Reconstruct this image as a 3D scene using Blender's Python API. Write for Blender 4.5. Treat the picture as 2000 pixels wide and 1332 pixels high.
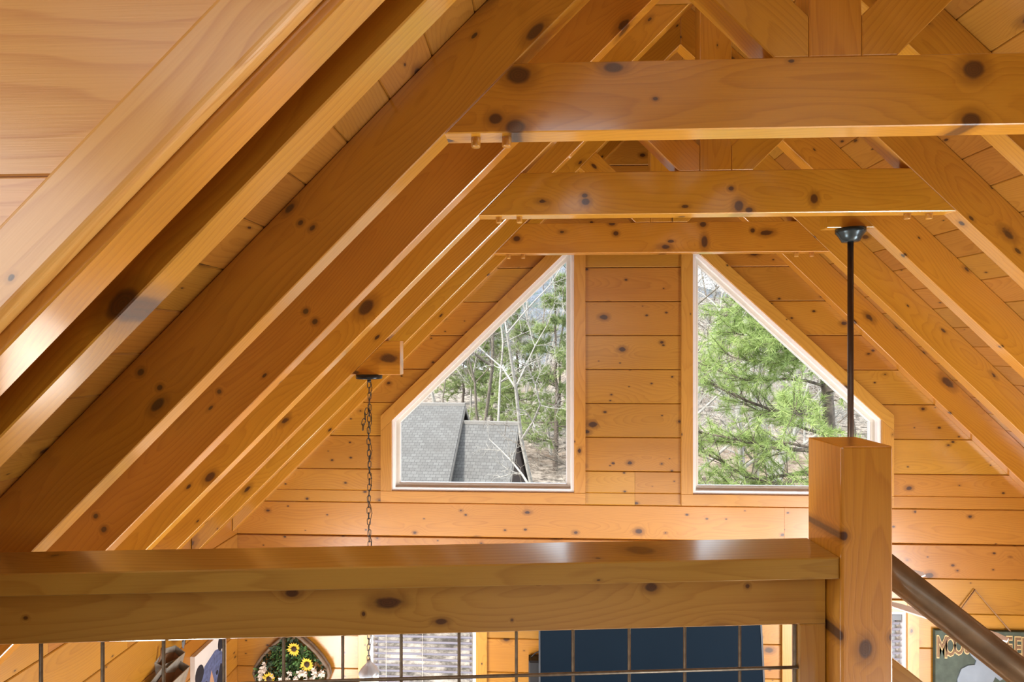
import bpy, math, random
import numpy as np
from mathutils import Vector, Matrix
random.seed(7); np.random.seed(7)
for o in list(bpy.data.objects): bpy.data.objects.remove(o)
scene = bpy.context.scene
COL = scene.collection

# ------------------------------------------------------------------ camera
H = 1.6                       # eye height above the loft floor
YAW = 0.0392
cam_d = bpy.data.cameras.new('camera'); cam = bpy.data.objects.new('camera', cam_d); COL.objects.link(cam)
cam.location = (0, 0, H); cam.rotation_euler = (math.pi/2, 0, YAW)
cam_d.sensor_width = 36; cam_d.lens = 18; cam_d.shift_y = 0.00475; cam_d.clip_start = 0.02; cam_d.clip_end = 500
scene.camera = cam
# ------------------------------------------------------------------ world, sun, large lights, exposure
scene.view_settings.view_transform = 'Standard'; scene.view_settings.look = 'None'
scene.view_settings.gamma = 1; scene.view_settings.use_curve_mapping = False
scene.view_settings.exposure = 0.20
w = bpy.data.worlds.new('sky'); scene.world = w; w.use_nodes = True
nt = w.node_tree; bg = nt.nodes['Background']
sky = nt.nodes.new('ShaderNodeTexSky'); sky.sky_type = 'HOSEK_WILKIE'; sky.turbidity = 7; sky.ground_albedo = .35
sky.sun_direction = Vector((-.55, -.35, .75)).normalized()
mixw = nt.nodes.new('ShaderNodeMix'); mixw.data_type = 'RGBA'; mixw.inputs[0].default_value = .75
nt.links.new(sky.outputs[0], mixw.inputs[6]); mixw.inputs[7].default_value = (.86, .93, 1.0, 1)
nt.links.new(mixw.outputs[2], bg.inputs[0]); bg.inputs[1].default_value = 3.2
def light(name, kind, loc, energy, color=(1, 1, 1), rot=(0, 0, 0), **kw):
    d = bpy.data.lights.new(name, kind); d.energy = energy; d.color = color
    for k, v in kw.items(): setattr(d, k, v)
    o = bpy.data.objects.new(name, d); COL.objects.link(o); o.location = loc; o.rotation_euler = rot
    return o
sun = light('sun', 'SUN', (0, 0, 30), 7.0, (1, .95, .87), angle=.15)
sun.rotation_euler = Vector((.55, .45, -.75)).to_track_quat('-Z', 'Y').to_euler()
# daylight through the dormer window left of the loft; the other area lights are added fills, unseen behind and below
light('dormer_window_daylight', 'AREA', (-2.36, -.6, H+.35), 22, (1, .97, .93), (0, math.radians(-90), 0), shape='RECTANGLE', size=1.1, size_y=1.5)
light('rear_fill_light', 'AREA', (.9, -2.4, H+.1), 20, (1, .96, .9), (math.radians(90), 0, 0), shape='RECTANGLE', size=1.8, size_y=1.3)  # added fill behind the camera for rafter and rail fronts, no window built
light('right_fill_light', 'AREA', (4.15, 1.3, -1.7), 270, (.94, .98, 1), (0, math.radians(90), 0), shape='RECTANGLE', size=1.9, size_y=1.8)  # added unseen fill that brightens the left rafter undersides, no door built
light('left_fill_light', 'AREA', (-2.37, 1.9, -1.8), 170, (.94, .98, 1), (0, math.radians(-90), 0), shape='RECTANGLE', size=1.5, size_y=1.4)  # added on the left wall to lift the right rafter undersides, no door built

# ------------------------------------------------------------------ measured room
C_, S_ = math.cos(YAW), math.sin(YAW)
def unp(px, py, Y):
    """point of the vertical plane at room depth Y seen at photo coordinates"""
    u = (px-1000)/1000
    X = Y*(u*C_-S_)/(C_+u*S_); d = Y*C_-X*S_
    return X, H-(py-675.5)*d/1000
def camxy(xc, d): return xc*C_-d*S_, xc*S_+d*C_
K, SL, K2, SR = .8993+H, .992, 2.5985+H, .976
ZT = .6386+H
HR = .193; KC = K+HR*math.hypot(1, SL); KC2 = K2+HR*math.hypot(1, SR)
XC = (K2-K)/(SL+SR)
D = 4.115
XLW, XRW = -2.418, 4.2
FLOOR = -2.65
RY = [.852, 1.014, 1.530, 2.050, 2.504, 3.018, 3.540, 4.037]
TH = .078
AL, AR = math.atan(SL), -math.atan(SR)

# ------------------------------------------------------------------ materials
MATS = {}
class NB:
    def __init__(s, name):
        s.m = bpy.data.materials.new(name); s.m.use_nodes = True; s.t = s.m.node_tree; s.p = s.t.nodes['Principled BSDF']
    def n(s, typ, **kw):
        n = s.t.nodes.new(typ)
        for k, v in kw.items(): setattr(n, k, v)
        return n
    def put(s, sock, v):
        if hasattr(v, 'is_output') or isinstance(v, bpy.types.NodeSocket): s.t.links.new(v, sock)
        else: sock.default_value = v
    def math(s, op, a, b=0., c=None, clamp=False):
        n = s.n('ShaderNodeMath', operation=op, use_clamp=clamp); s.put(n.inputs[0], a); s.put(n.inputs[1], b)
        if c is not None: s.put(n.inputs[2], c)
        return n.outputs[0]
    def vmath(s, op, a, b):
        n = s.n('ShaderNodeVectorMath', operation=op); s.put(n.inputs[0], a); s.put(n.inputs[1], b); return n.outputs[0]
    def mix(s, f, a, b, blend='MIX'):
        n = s.n('ShaderNodeMix', data_type='RGBA', blend_type=blend); s.put(n.inputs[0], f); s.put(n.inputs[6], a); s.put(n.inputs[7], b); return n.outputs[2]
    def noise(s, vec, scale, detail=2., rough=.5):
        n = s.n('ShaderNodeTexNoise'); s.put(n.inputs['Vector'], vec); n.inputs['Scale'].default_value = scale
        n.inputs['Detail'].default_value = detail; n.inputs['Roughness'].default_value = rough; return n.outputs[0]
    def mr(s, v, a, b, c, d, smooth=True):
        n = s.n('ShaderNodeMapRange'); n.interpolation_type = 'SMOOTHSTEP' if smooth else 'LINEAR'
        s.put(n.inputs[0], v); s.put(n.inputs[1], a); s.put(n.inputs[2], b); s.put(n.inputs[3], c); s.put(n.inputs[4], d); return n.outputs[0]
    def set(s, **kw):
        for k, v in kw.items(): s.put(s.p.inputs[k.replace('_', ' ')], v)
WOODS = {}
def wood(name, light_c, dark_c, knots=.5, rough=.36, coat=.4, vary=.22, ring=95., grain=.5, ksx=2.4, ksz=3.6, cr_=.24, ci_=1.6, spots=()):
    WOODS[name] = dict(light_c=light_c, dark_c=dark_c, knots=knots, rough=rough, coat=coat, vary=vary, ring=ring, grain=grain, ksx=ksx, ksz=ksz, cr_=cr_, ci_=ci_)
    b = NB(name)
    tc = b.n('ShaderNodeTexCoord').outputs['Object']; oi = b.n('ShaderNodeObjectInfo').outputs['Random']
    off = b.n('ShaderNodeCombineXYZ'); b.put(off.inputs[0], b.math('MULTIPLY', oi, 61.7)); b.put(off.inputs[1], b.math('MULTIPLY', oi, 0.0)); b.put(off.inputs[2], b.math('MULTIPLY', oi, 23.1))
    P = b.vmath('ADD', tc, off.outputs[0])
    # knots
    sp_ = b.n('ShaderNodeSeparateXYZ'); b.put(sp_.inputs[0], P); cb_ = b.n('ShaderNodeCombineXYZ')
    b.put(cb_.inputs[0], b.math('MULTIPLY', sp_.outputs[0], ksx)); b.put(cb_.inputs[1], b.math('MULTIPLY', b.math('MULTIPLY_ADD', sp_.outputs[1], .6, sp_.outputs[2]), ksz)); Pk = cb_.outputs[0]
    kn = b.noise(b.vmath('MULTIPLY', P, (14, 14, 26)), 1., 3, .6); kd = b.math('MULTIPLY', b.math('SUBTRACT', kn, .5), .085)
    def klayer(mult, share_, lo_, hi_, pw):
        v = b.n('ShaderNodeTexVoronoi', feature='F1', voronoi_dimensions='2D'); b.put(v.inputs['Vector'], Pk); v.inputs['Scale'].default_value = mult
        sep = b.n('ShaderNodeSeparateColor'); b.put(sep.inputs[0], v.outputs['Color'])
        dist = b.math('ADD', v.outputs['Distance'], kd)
        t = b.math('DIVIDE', b.math('SUBTRACT', sep.outputs[0], 1-share_), max(share_, .02), clamp=True)
        on = b.math('GREATER_THAN', t, .001)
        thr = b.math('MULTIPLY_ADD', b.math('POWER', t, pw), hi_-lo_, lo_)
        km = b.math('MULTIPLY', on, b.mr(dist, b.math('MULTIPLY', thr, .55), thr, 1., 0.))
        hl = b.math('MULTIPLY', on, b.mr(dist, thr, b.math('MULTIPLY_ADD', thr, 1.6, .04), 1., 0.))
        return dist, on, km, hl
    dist, on, km1, hl1 = klayer(1., knots, .022, .105, 2.0)
    d2_, on2, km2, hl2 = klayer(2.6, knots*.42, .04, .11, 1.4)
    kmask = b.math('MAXIMUM', km1, km2); halo = b.math('MAXIMUM', hl1, b.math('MULTIPLY', hl2, .6))
    defl = b.math('MULTIPLY', on, b.math('POWER', b.mr(dist, .0, .42, 1., 0.), 2.))
    if spots:
        st = b.n('ShaderNodeSeparateXYZ'); b.put(st.inputs[0], tc); best = None
        for sx_, sz_, rx_, rz_ in spots:
            a_ = b.math('DIVIDE', b.math('SUBTRACT', st.outputs[0], sx_), rx_); c_ = b.math('DIVIDE', b.math('SUBTRACT', st.outputs[2], sz_), rz_)
            d_ = b.math('SQRT', b.math('MULTIPLY_ADD', a_, a_, b.math('MULTIPLY', c_, c_)))
            best = d_ if best is None else b.math('MINIMUM', best, d_)
        best = b.math('ADD', best, b.math('MULTIPLY', kd, 4.5))
        kmask = b.math('MAXIMUM', kmask, b.mr(best, .62, 1.05, 1., 0.)); halo = b.math('MAXIMUM', halo, b.mr(best, 1., 2.1, 1., 0.))
        defl = b.math('MAXIMUM', defl, b.math('POWER', b.mr(best, 0., 4., 1., 0.), 2.)); dist = b.math('MINIMUM', dist, b.math('MULTIPLY', best, .08))
    # growth rings
    sx = b.n('ShaderNodeSeparateXYZ'); b.put(sx.inputs[0], tc)
    lo1 = b.noise(b.vmath('MULTIPLY', P, (.9, 1.5, 2.5)), 1., 1); lo2 = b.noise(b.vmath('MULTIPLY', b.vmath('ADD', P, (7.3, 2.2, 9.1)), (1.1, 1, 1.5)), 1., 1)
    ry = b.math('ADD', sx.outputs[1], b.math('MULTIPLY_ADD', lo1, .30, -.08))
    rz = b.math('ADD', sx.outputs[2], b.math('MULTIPLY_ADD', lo2, .24, b.math('MULTIPLY_ADD', oi, .2, -.22)))
    r = b.math('SQRT', b.math('ADD', b.math('MULTIPLY', ry, ry), b.math('MULTIPLY', rz, rz)))
    r = b.math('ADD', r, b.math('MULTIPLY', defl, .035))
    rr = b.math('ADD', b.math('MULTIPLY', r, ring), b.math('MULTIPLY', b.noise(b.vmath('MULTIPLY', P, (1.2, 14, 14)), 1., 2), 2.2))
    fr = b.math('FRACT', rr)
    late = b.math('MULTIPLY', b.math('POWER', fr, 2.6), b.mr(fr, .86, 1., 1., 0.))
    fib = b.noise(b.vmath('MULTIPLY', P, (5, 260, 260)), 1., 3, .6)
    mott = b.noise(b.vmath('MULTIPLY', P, (1.0, 7, 7)), 1., 3)
    g = b.math('ADD', b.math('MULTIPLY', late, grain), b.math('ADD', b.math('MULTIPLY', b.math('SUBTRACT', fib, .5), .7), b.math('MULTIPLY', b.math('SUBTRACT', mott, .45), .75)), clamp=True)
    col = b.mix(g, light_c, dark_c)
    col = b.mix(b.math('MULTIPLY', halo, .55), col, tuple(x*.55 for x in dark_c[:3])+(1,))
    kc = b.mix(b.math('FRACT', b.math('MULTIPLY', dist, 60.)), (.060, .018, .006, 1), (.022, .007, .003, 1))
    col = b.mix(b.math('MULTIPLY', kmask, .93), col, kc)
    hs = b.n('ShaderNodeHueSaturation'); b.put(hs.inputs['Color'], col)
    r2 = b.math('FRACT', b.math('MULTIPLY', oi, 17.31))
    b.put(hs.inputs['Value'], b.math('MULTIPLY_ADD', r2, vary, 1-vary*.55)); b.put(hs.inputs['Hue'], b.math('MULTIPLY_ADD', b.math('FRACT', b.math('MULTIPLY', oi, 5.77)), .014, .493))
    bump = b.n('ShaderNodeBump'); bump.inputs['Strength'].default_value = .10; bump.inputs['Distance'].default_value = .004
    b.put(bump.inputs['Height'], b.math('ADD', fib, b.math('MULTIPLY', late, -.4)))
    b.set(Base_Color=hs.outputs[0], Roughness=b.math('MULTIPLY_ADD', fib, .12, rough-.06), Coat_Weight=coat, Coat_Roughness=cr_, Coat_IOR=ci_, Normal=bump.outputs[0])
    MATS[name] = b.m
WL, WD = (.46, .205, .022, 1), (.28, .095, .005, 1)
wood('pine_wall', WL, WD, .62)
wood('pine_timber', (.60, .280, .020, 1), (.37, .132, .003, 1), .5, rough=.40, coat=1., ring=70., vary=.14, ksx=1.5, ksz=3.2, cr_=.15, ci_=2.0)
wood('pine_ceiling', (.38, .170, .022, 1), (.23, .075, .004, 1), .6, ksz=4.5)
wood('pine_trim', (.53, .255, .038, 1), (.35, .13, .012, 1), .35, ring=60., vary=.12)
wood('pine_rail', (.44, .245, .040, 1), (.28, .12, .012, 1), .5, rough=.3, coat=.9, ring=55., grain=.62, vary=.08, ksx=2.2, ksz=5, cr_=.13, ci_=2.4)
wood('pine_pale', (.70, .38, .10, 1), (.52, .22, .04, 1), .12, ring=34., grain=.75, vary=.05)  # lighter pine for cheek and trim, dormer daylight put into the colour
def plain(name, col, rough=.5, metal=0., noise_amt=.15, scale=20., **kw):
    b = NB(name); tc = b.n('ShaderNodeTexCoord').outputs['Object']
    f = b.noise(tc, scale, 3)
    c2 = tuple(max(0, x*(1-2*noise_amt)) for x in col[:3])+(1,); c1 = tuple(min(1, x*(1+noise_amt)) for x in col[:3])+(1,)
    b.set(Base_Color=b.mix(f, c2, c1), Roughness=rough, Metallic=metal, **kw); MATS[name] = b.m; return b
plain('white_vinyl', (.92, .92, .93), .4, noise_amt=.03)
plain('beige_vinyl', (.72, .68, .60), .5, noise_amt=.05)
plain('black_metal', (.035, .036, .038), .32, .6)
plain('fan_iron', (.035, .055, .065), .25, .5)
plain('bronze_rod', (.09, .065, .05), .35, .7)
plain('wire_steel', (.23, .19, .13), .45, .55, .35, 60.)
plain('pipe_bronze', (.26, .185, .105), .38, .45, .35, 14., Coat_Weight=.2)
plain('blind_slat', (.30, .29, .345), .5, noise_amt=.06)
plain('blind_cord', (.75, .72, .66), .7)
plain('tv_bezel', (.05, .055, .065), .35)
plain('tv_screen', (.003, .010, .020), .22, noise_amt=.1, scale=2., Specular_IOR_Level=.08)
plain('speaker_black', (.02, .022, .026), .5)
plain('galvanised', (.42, .40, .35), .5, .35, .3, 25.)
plain('pocket_inside', (.22, .12, .06), .7)
plain('canvas_white', (.72, .71, .70), .8, noise_amt=.04)
plain('bear_black', (.018, .020, .035), .7, noise_amt=.4)
plain('bear_blue', (.13, .17, .36), .7, noise_amt=.5, scale=35.)
plain('bear_tan', (.55, .33, .20), .7, noise_amt=.2)
plain('frame_wood_grey', (.20, .135, .085), .6, noise_amt=.35, scale=40.)
plain('petal_yellow', (.85, .52, .02), .6, noise_amt=.2)
plain('flower_centre', (.045, .022, .010), .8)
plain('leaf_green', (.13, .27, .07), .6, noise_amt=.5, scale=30.)
plain('leaf_dark', (.05, .09, .04), .6, noise_amt=.5, scale=30.)
plain('blossom_white', (.80, .70, .60), .7, noise_amt=.15)
plain('sign_green', (.060, .085, .062), .7, noise_amt=.4, scale=12.)
plain('sign_brown', (.21, .115, .055), .7, noise_amt=.2)
plain('sign_cream', (.62, .46, .22), .7)
plain('moose_blue', (.22, .27, .33), .55, noise_amt=.15, scale=9.)
plain('rope', (.33, .19, .09), .9)
plain('lantern_metal', (.55, .60, .66), .22, .35, .2)
plain('floor_wood', (.60, .46, .32), .4)
plain('loft_floor', (.16, .075, .03), .45)
plain('bark', (.20, .165, .13), .9, noise_amt=.5, scale=14.)
plain('bark_pine', (.15, .115, .09), .9, noise_amt=.5, scale=14.)
plain('bark_pale', (.40, .37, .33), .85, noise_amt=.4, scale=8.)
plain('gable_dark', (.045, .03, .025), .8)
plain('fascia', (.22, .20, .18), .7)
plain('gravel', (.50, .50, .52), .9, noise_amt=.2)
def leafmat(name, c1, c2, scale):
    b = NB(name); g = b.n('ShaderNodeNewGeometry'); tc = b.n('ShaderNodeTexCoord').outputs['Object']
    f = b.math('ADD', b.math('MULTIPLY', g.outputs['Random Per Island'], .5), b.math('MULTIPLY', b.noise(tc, scale, 2), .5))
    b.set(Base_Color=b.mix(f, c1, c2), Roughness=.6)
    tr = b.n('ShaderNodeBsdfTranslucent'); b.put(tr.inputs[0], b.mix(f, c1, c2)); mx = b.n('ShaderNodeMixShader'); mx.inputs[0].default_value = .4
    b.t.links.new(b.p.outputs[0], mx.inputs[1]); b.t.links.new(tr.outputs[0], mx.inputs[2]); b.t.links.new(mx.outputs[0], b.t.nodes['Material Output'].inputs[0])
    MATS[name] = b.m
leafmat('needles', (.10, .19, .05, 1), (.62, .72, .27, 1), 2.)
leafmat('needles_far', (.10, .17, .07, 1), (.47, .52, .20, 1), 1.)
def m_ground():
    b = NB('leaf_litter'); tc = b.n('ShaderNodeTexCoord').outputs['Object']
    a = b.noise(tc, 2.2, 8, .72); c = b.noise(tc, .12, 3)
    col = b.mix(b.mr(a, .36, .64, 0, 1), (.04, .03, .022, 1), (.34, .285, .235, 1))
    col = b.mix(b.mr(c, .45, .7, 0, .6), col, (.19, .115, .07, 1))
    b.set(Base_Color=col, Roughness=.95); MATS['leaf_litter'] = b.m
m_ground()
def m_hill():
    b = NB('winter_forest'); tc = b.n('ShaderNodeTexCoord').outputs['Object']
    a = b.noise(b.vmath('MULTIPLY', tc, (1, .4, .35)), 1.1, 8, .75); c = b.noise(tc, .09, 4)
    col = b.mix(b.mr(a, .34, .66, 0, 1), (.055, .07, .09, 1), (.15, .165, .20, 1))  # blue-grey tones carry the distance haze in the hill's colour
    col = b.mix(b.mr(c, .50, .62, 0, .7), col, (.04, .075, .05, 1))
    b.set(Base_Color=col, Roughness=1.); MATS['winter_forest'] = b.m
m_hill()
def m_shingle():
    b = NB('shingles'); tc = b.n('ShaderNodeTexCoord').outputs['Object']
    br = b.n('ShaderNodeTexBrick'); sq = b.n('ShaderNodeSeparateXYZ'); b.put(sq.inputs[0], tc); cq = b.n('ShaderNodeCombineXYZ'); b.put(cq.inputs[0], sq.outputs[0]); b.put(cq.inputs[1], sq.outputs[2]); b.put(br.inputs['Vector'], cq.outputs[0]); br.inputs['Scale'].default_value = 1
    br.inputs['Brick Width'].default_value = .17; br.inputs['Row Height'].default_value = .125; br.inputs['Mortar Size'].default_value = .008; br.offset_frequency = 2; br.inputs['Bias'].default_value = -.1
    br.inputs['Color1'].default_value = (.15, .145, .14, 1); br.inputs['Color2'].default_value = (.085, .08, .077, 1); br.inputs['Mortar'].default_value = (.018, .017, .017, 1)
    f = b.noise(tc, 30., 3); f2 = b.noise(tc, .8, 2)
    col = b.mix(.45, br.outputs[0], b.mix(f, (.035, .033, .031, 1), (.21, .20, .19, 1)))
    col = b.mix(b.mr(f2, .4, .7, 0, .35), col, (.085, .077, .07, 1))
    b.set(Base_Color=col, Roughness=.9); MATS['shingles'] = b.m
m_shingle()
def m_glass():
    b = NB('window_glass'); t = b.n('ShaderNodeBsdfTransparent'); t.inputs[0].default_value = (.97, .98, .98, 1)
    g = b.n('ShaderNodeBsdfGlossy'); g.inputs['Roughness'].default_value = .02
    lw = b.n('ShaderNodeFresnel'); lw.inputs[0].default_value = 1.08
    mx = b.n('ShaderNodeMixShader'); b.put(mx.inputs[0], lw.outputs[0])
    b.t.links.new(t.outputs[0], mx.inputs[1]); b.t.links.new(g.outputs[0], mx.inputs[2]); b.t.links.new(mx.outputs[0], b.t.nodes['Material Output'].inputs[0])
    MATS['window_glass'] = b.m
m_glass()
def m_bulb():
    b = NB('bulb_glass'); b.set(Base_Color=(1, .9, .75, 1), Emission_Color=(1, .82, .6, 1), Emission_Strength=6.); MATS['bulb_glass'] = b.m
m_bulb()

# ------------------------------------------------------------------ builders
def link(o, parent=None):
    COL.objects.link(o)
    if parent is not None: o.parent = parent
    return o
def tag(o, label=None, cat=None, group=None, kind=None):
    if label: o['label'] = label
    if cat: o['category'] = cat
    if group: o['group'] = group
    if kind: o['kind'] = kind
    return o
def empty(name, loc=(0, 0, 0), parent=None):
    o = bpy.data.objects.new(name, None); o.empty_display_size = .05; link(o, parent)
    o.location = Vector(loc)-(wl(parent) if parent else Vector()); return o
def wl(o):
    v = Vector()
    while o is not None: v = v+o.location; o = o.parent
    return v
def mesh(name, verts, faces, mat, parent=None, M=None, smooth=False):
    me = bpy.data.meshes.new(name); me.from_pydata([tuple(v) for v in verts], [], faces); me.update()
    me.materials.append(MATS[mat])
    if smooth: me.polygons.foreach_set('use_smooth', [True]*len(me.polygons))
    o = bpy.data.objects.new(name, me); link(o, parent)
    M = M.copy() if M is not None else Matrix()
    if parent is not None:
        PM = world(parent); M = PM.inverted() @ M
    o.matrix_basis = M
    return o
def world(o):
    M = o.matrix_basis.copy(); p = o.parent
    while p is not None: M = p.matrix_basis @ M; p = p.parent
    return M
def area2(p): return sum(p[i][0]*p[(i+1) % len(p)][1]-p[(i+1) % len(p)][0]*p[i][1] for i in range(len(p)))
def clip(poly, a, b, c):
    out = []
    for i in range(len(poly)):
        p, q = poly[i], poly[(i+1) % len(poly)]
        dp, dq = a*p[0]+b*p[1]-c, a*q[0]+b*q[1]-c
        if dp <= 1e-9: out.append(p)
        if (dp < -1e-9 and dq > 1e-9) or (dp > 1e-9 and dq < -1e-9):
            t = dp/(dp-dq); out.append((p[0]+t*(q[0]-p[0]), p[1]+t*(q[1]-p[1])))
    return out
def subtract(polys, hole):
    """convex pieces of polys outside the convex ccw hole"""
    res = []
    for poly in polys:
        rest = poly
        for i in range(len(hole)):
            p, q = hole[i], hole[(i+1) % len(hole)]
            a, b = q[1]-p[1], -(q[0]-p[0]); c = a*p[0]+b*p[1]      # inside: a x + b y <= c
            outp = clip(rest, -a, -b, -c)
            if len(outp) > 2 and abs(area2(outp)) > 1e-6: res.append(outp)
            rest = clip(rest, a, b, c)
            if len(rest) < 3: break
    return res
def inset(poly, bv):
    n = len(poly); out = []
    for i in range(n):
        p0, p1, p2 = poly[i-1], poly[i], poly[(i+1) % n]
        def ln(p, q, w):
            dx, dy = q[0]-p[0], q[1]-p[1]; L = math.hypot(dx, dy) or 1e-9
            nx, ny = dy/L, -dx/L                    # outward for ccw
            return nx, ny, nx*p[0]+ny*p[1]-w
        a1, b1, c1 = ln(p0, p1, bv(p0, p1)); a2, b2, c2 = ln(p1, p2, bv(p1, p2))
        det = a1*b2-a2*b1
        out.append(p1 if abs(det) < 1e-6 else ((c1*b2-c2*b1)/det, (a1*c2-a2*c1)/det))
    return out
def slab(name, polys, O, U, V, t, mat, parent=None, ang=0., bev=.003, both=False, horiz=False):
    """prisms on the plane O+uU+vV (front), extruded t along VxU; local x is the grain direction at angle ang in (u,v)"""
    if not isinstance(polys[0][0], (tuple, list)): polys = [polys]
    O, U, V = Vector(O), Vector(U), Vector(V); N = V.cross(U)
    ca, sa = math.cos(ang), math.sin(ang)
    G, Hh = U*ca+V*sa, V*ca-U*sa
    cu = sum(p[0] for q in polys for p in q)/sum(len(q) for q in polys); cv = sum(p[1] for q in polys for p in q)/sum(len(q) for q in polys)
    verts, faces = [], []
    for poly in polys:
        if area2(poly) < 0: poly = poly[::-1]
        q = [((u-cu)*ca+(v-cv)*sa, (v-cv)*ca-(u-cu)*sa) for u, v in poly]
        f = (lambda a, b: bev if abs(a[1]-b[1]) < 1e-4 else 0.) if horiz else (lambda a, b: bev)
        qi = inset(q, f); n = len(q); b0 = len(verts)
        rings = [(qi, 0.), (q, bev), (q, t-bev), (qi, t)] if both else [(qi, 0.), (q, bev), (q, t)]
        for rg, y in rings: verts += [(a, y, c) for a, c in rg]
        faces.append(tuple(b0+i for i in range(n)))
        for k in range(len(rings)-1):
            for i in range(n):
                j = (i+1) % n; faces.append((b0+k*n+j, b0+k*n+i, b0+(k+1)*n+i, b0+(k+1)*n+j))
        k = len(rings)-1; faces.append(tuple(b0+k*n+i for i in range(n))[::-1])
    M = Matrix((G, N, Hh)).transposed().to_4x4(); M.translation = O+U*cu+V*cv
    return mesh(name, verts, faces, mat, parent, M)
XA, YA, ZA = Vector((1, 0, 0)), Vector((0, 1, 0)), Vector((0, 0, 1))
def rect(a, b, c, d): return [(a, c), (b, c), (b, d), (a, d)]
def box(name, x0, x1, y0, y1, z0, z1, mat, parent=None, bev=.003):
    return slab(name, rect(x0, x1, z0, z1), (0, y0, 0), XA, ZA, y1-y0, mat, parent, bev=bev, both=True)
def tube(name, pts, rad, mat, parent=None, n=8, closed=False):
    pts = [Vector(p) for p in pts]; rads = rad if isinstance(rad, (list, tuple)) else [rad]*len(pts)
    O = sum(pts, Vector())/len(pts); verts, faces = [], []
    L = len(pts); ref = None
    for i, p in enumerate(pts):
        a = pts[(i-1) % L] if (closed or i > 0) else p; c = pts[(i+1) % L] if (closed or i < L-1) else p
        t = (c-a).normalized()
        if ref is None: ref = t.orthogonal().normalized()
        ref = (ref-t*ref.dot(t)).normalized(); bi = t.cross(ref)
        for k in range(n):
            th = 2*math.pi*k/n; verts.append(p-O+(ref*math.cos(th)+bi*math.sin(th))*rads[i])
    for i in range(L if closed else L-1):
        for k in range(n):
            i2 = (i+1) % L; faces.append((i*n+k, i*n+(k+1) % n, i2*n+(k+1) % n, i2*n+k))
    if not closed: faces += [tuple(range(n))[::-1], tuple((L-1)*n+k for k in range(n))]
    return mesh(name, verts, faces, mat, parent, Matrix.Translation(O), True)
def lathe(name, prof, loc, mat, parent=None, n=24):
    verts, faces = [], []
    for r, z in prof:
        for k in range(n): verts.append((r*math.cos(2*math.pi*k/n), r*math.sin(2*math.pi*k/n), z))
    for i in range(len(prof)-1):
        for k in range(n): faces.append((i*n+k, i*n+(k+1) % n, (i+1)*n+(k+1) % n, (i+1)*n+k))
    faces += [tuple(range(n))[::-1], tuple((len(prof)-1)*n+k for k in range(n))]
    return mesh(name, verts, faces, mat, parent, Matrix.Translation(Vector(loc)), True)
def share(src, name, parent, M):
    o = bpy.data.objects.new(name, src.data); link(o, parent)
    o.matrix_basis = (world(parent).inverted() @ M) if parent else M
    return o

def knotted(o, base, pxs, ang_px=0.):
    """the timber's own large knots, given on its front face"""
    M = world(o); n = M.to_3x3() @ Vector((0, 1, 0)); p0 = M.translation; Mi = M.inverted(); sp = []
    for x, y, rx, rz in pxs:
        v = Vector(((x-1000)/1000*C_-S_, (x-1000)/1000*S_+C_, -(y-675.5)/1000)); c0 = Vector((0, 0, H))
        t = (p0-c0).dot(n)/v.dot(n); q = Mi @ (c0+v*t); sp.append((q.x, q.z, rx*t/1000, rz*t/1000))
    nm = base+'_'+o.name; kw = dict(WOODS[base]); kw['knots'] *= .35; wood(nm, spots=sp, **kw); o.data.materials[0] = MATS[nm]
# ------------------------------------------------------------------ openings of the gable wall (X, Z)
def P2(px, py, Y=D): return unp(px, py, Y)
wl_l, wl_r = P2(766, 960)[0], P2(1121, 960)[0]; w_b = (P2(766, 961)[1]+P2(1121, 961)[1]+P2(1352, 962)[1])/3
def diag(p, q): a, b = P2(*p), P2(*q); return (b[1]-a[1])/(b[0]-a[0]), a
sL, aL = diag((766, 821), (1101, 496)); wl_lt = aL[1]; wl_rt = aL[1]+sL*(wl_r-aL[0])
wr_l, wr_r = P2(1352, 962)[0], P2(1720, 962)[0]
sR, aR = diag((1720, 820), (1362, 494)); wr_rt = aR[1]; wr_lt = aR[1]+sR*(wr_l-aR[0])
WIN_L = [(wl_l, w_b), (wl_r, w_b), (wl_r, wl_rt), (wl_l, wl_lt)]
WIN_R = [(wr_l, w_b), (wr_r, w_b), (wr_r, wr_rt), (wr_l, wr_lt)]
lw_t = P2(1760, 1193)[1]; lw_b = lw_t-1.35
LOW_L = rect(P2(722, 1250)[0], P2(930, 1250)[0], lw_b, lw_t)
LOW_R = rect(P2(1548, 1250)[0], P2(1769, 1250)[0], lw_b, lw_t)
OPEN = [WIN_L, WIN_R, LOW_L, LOW_R]
def gable(poly):
    return clip(clip(poly, -SL, 1, KC), SR, 1, KC2)
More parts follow.
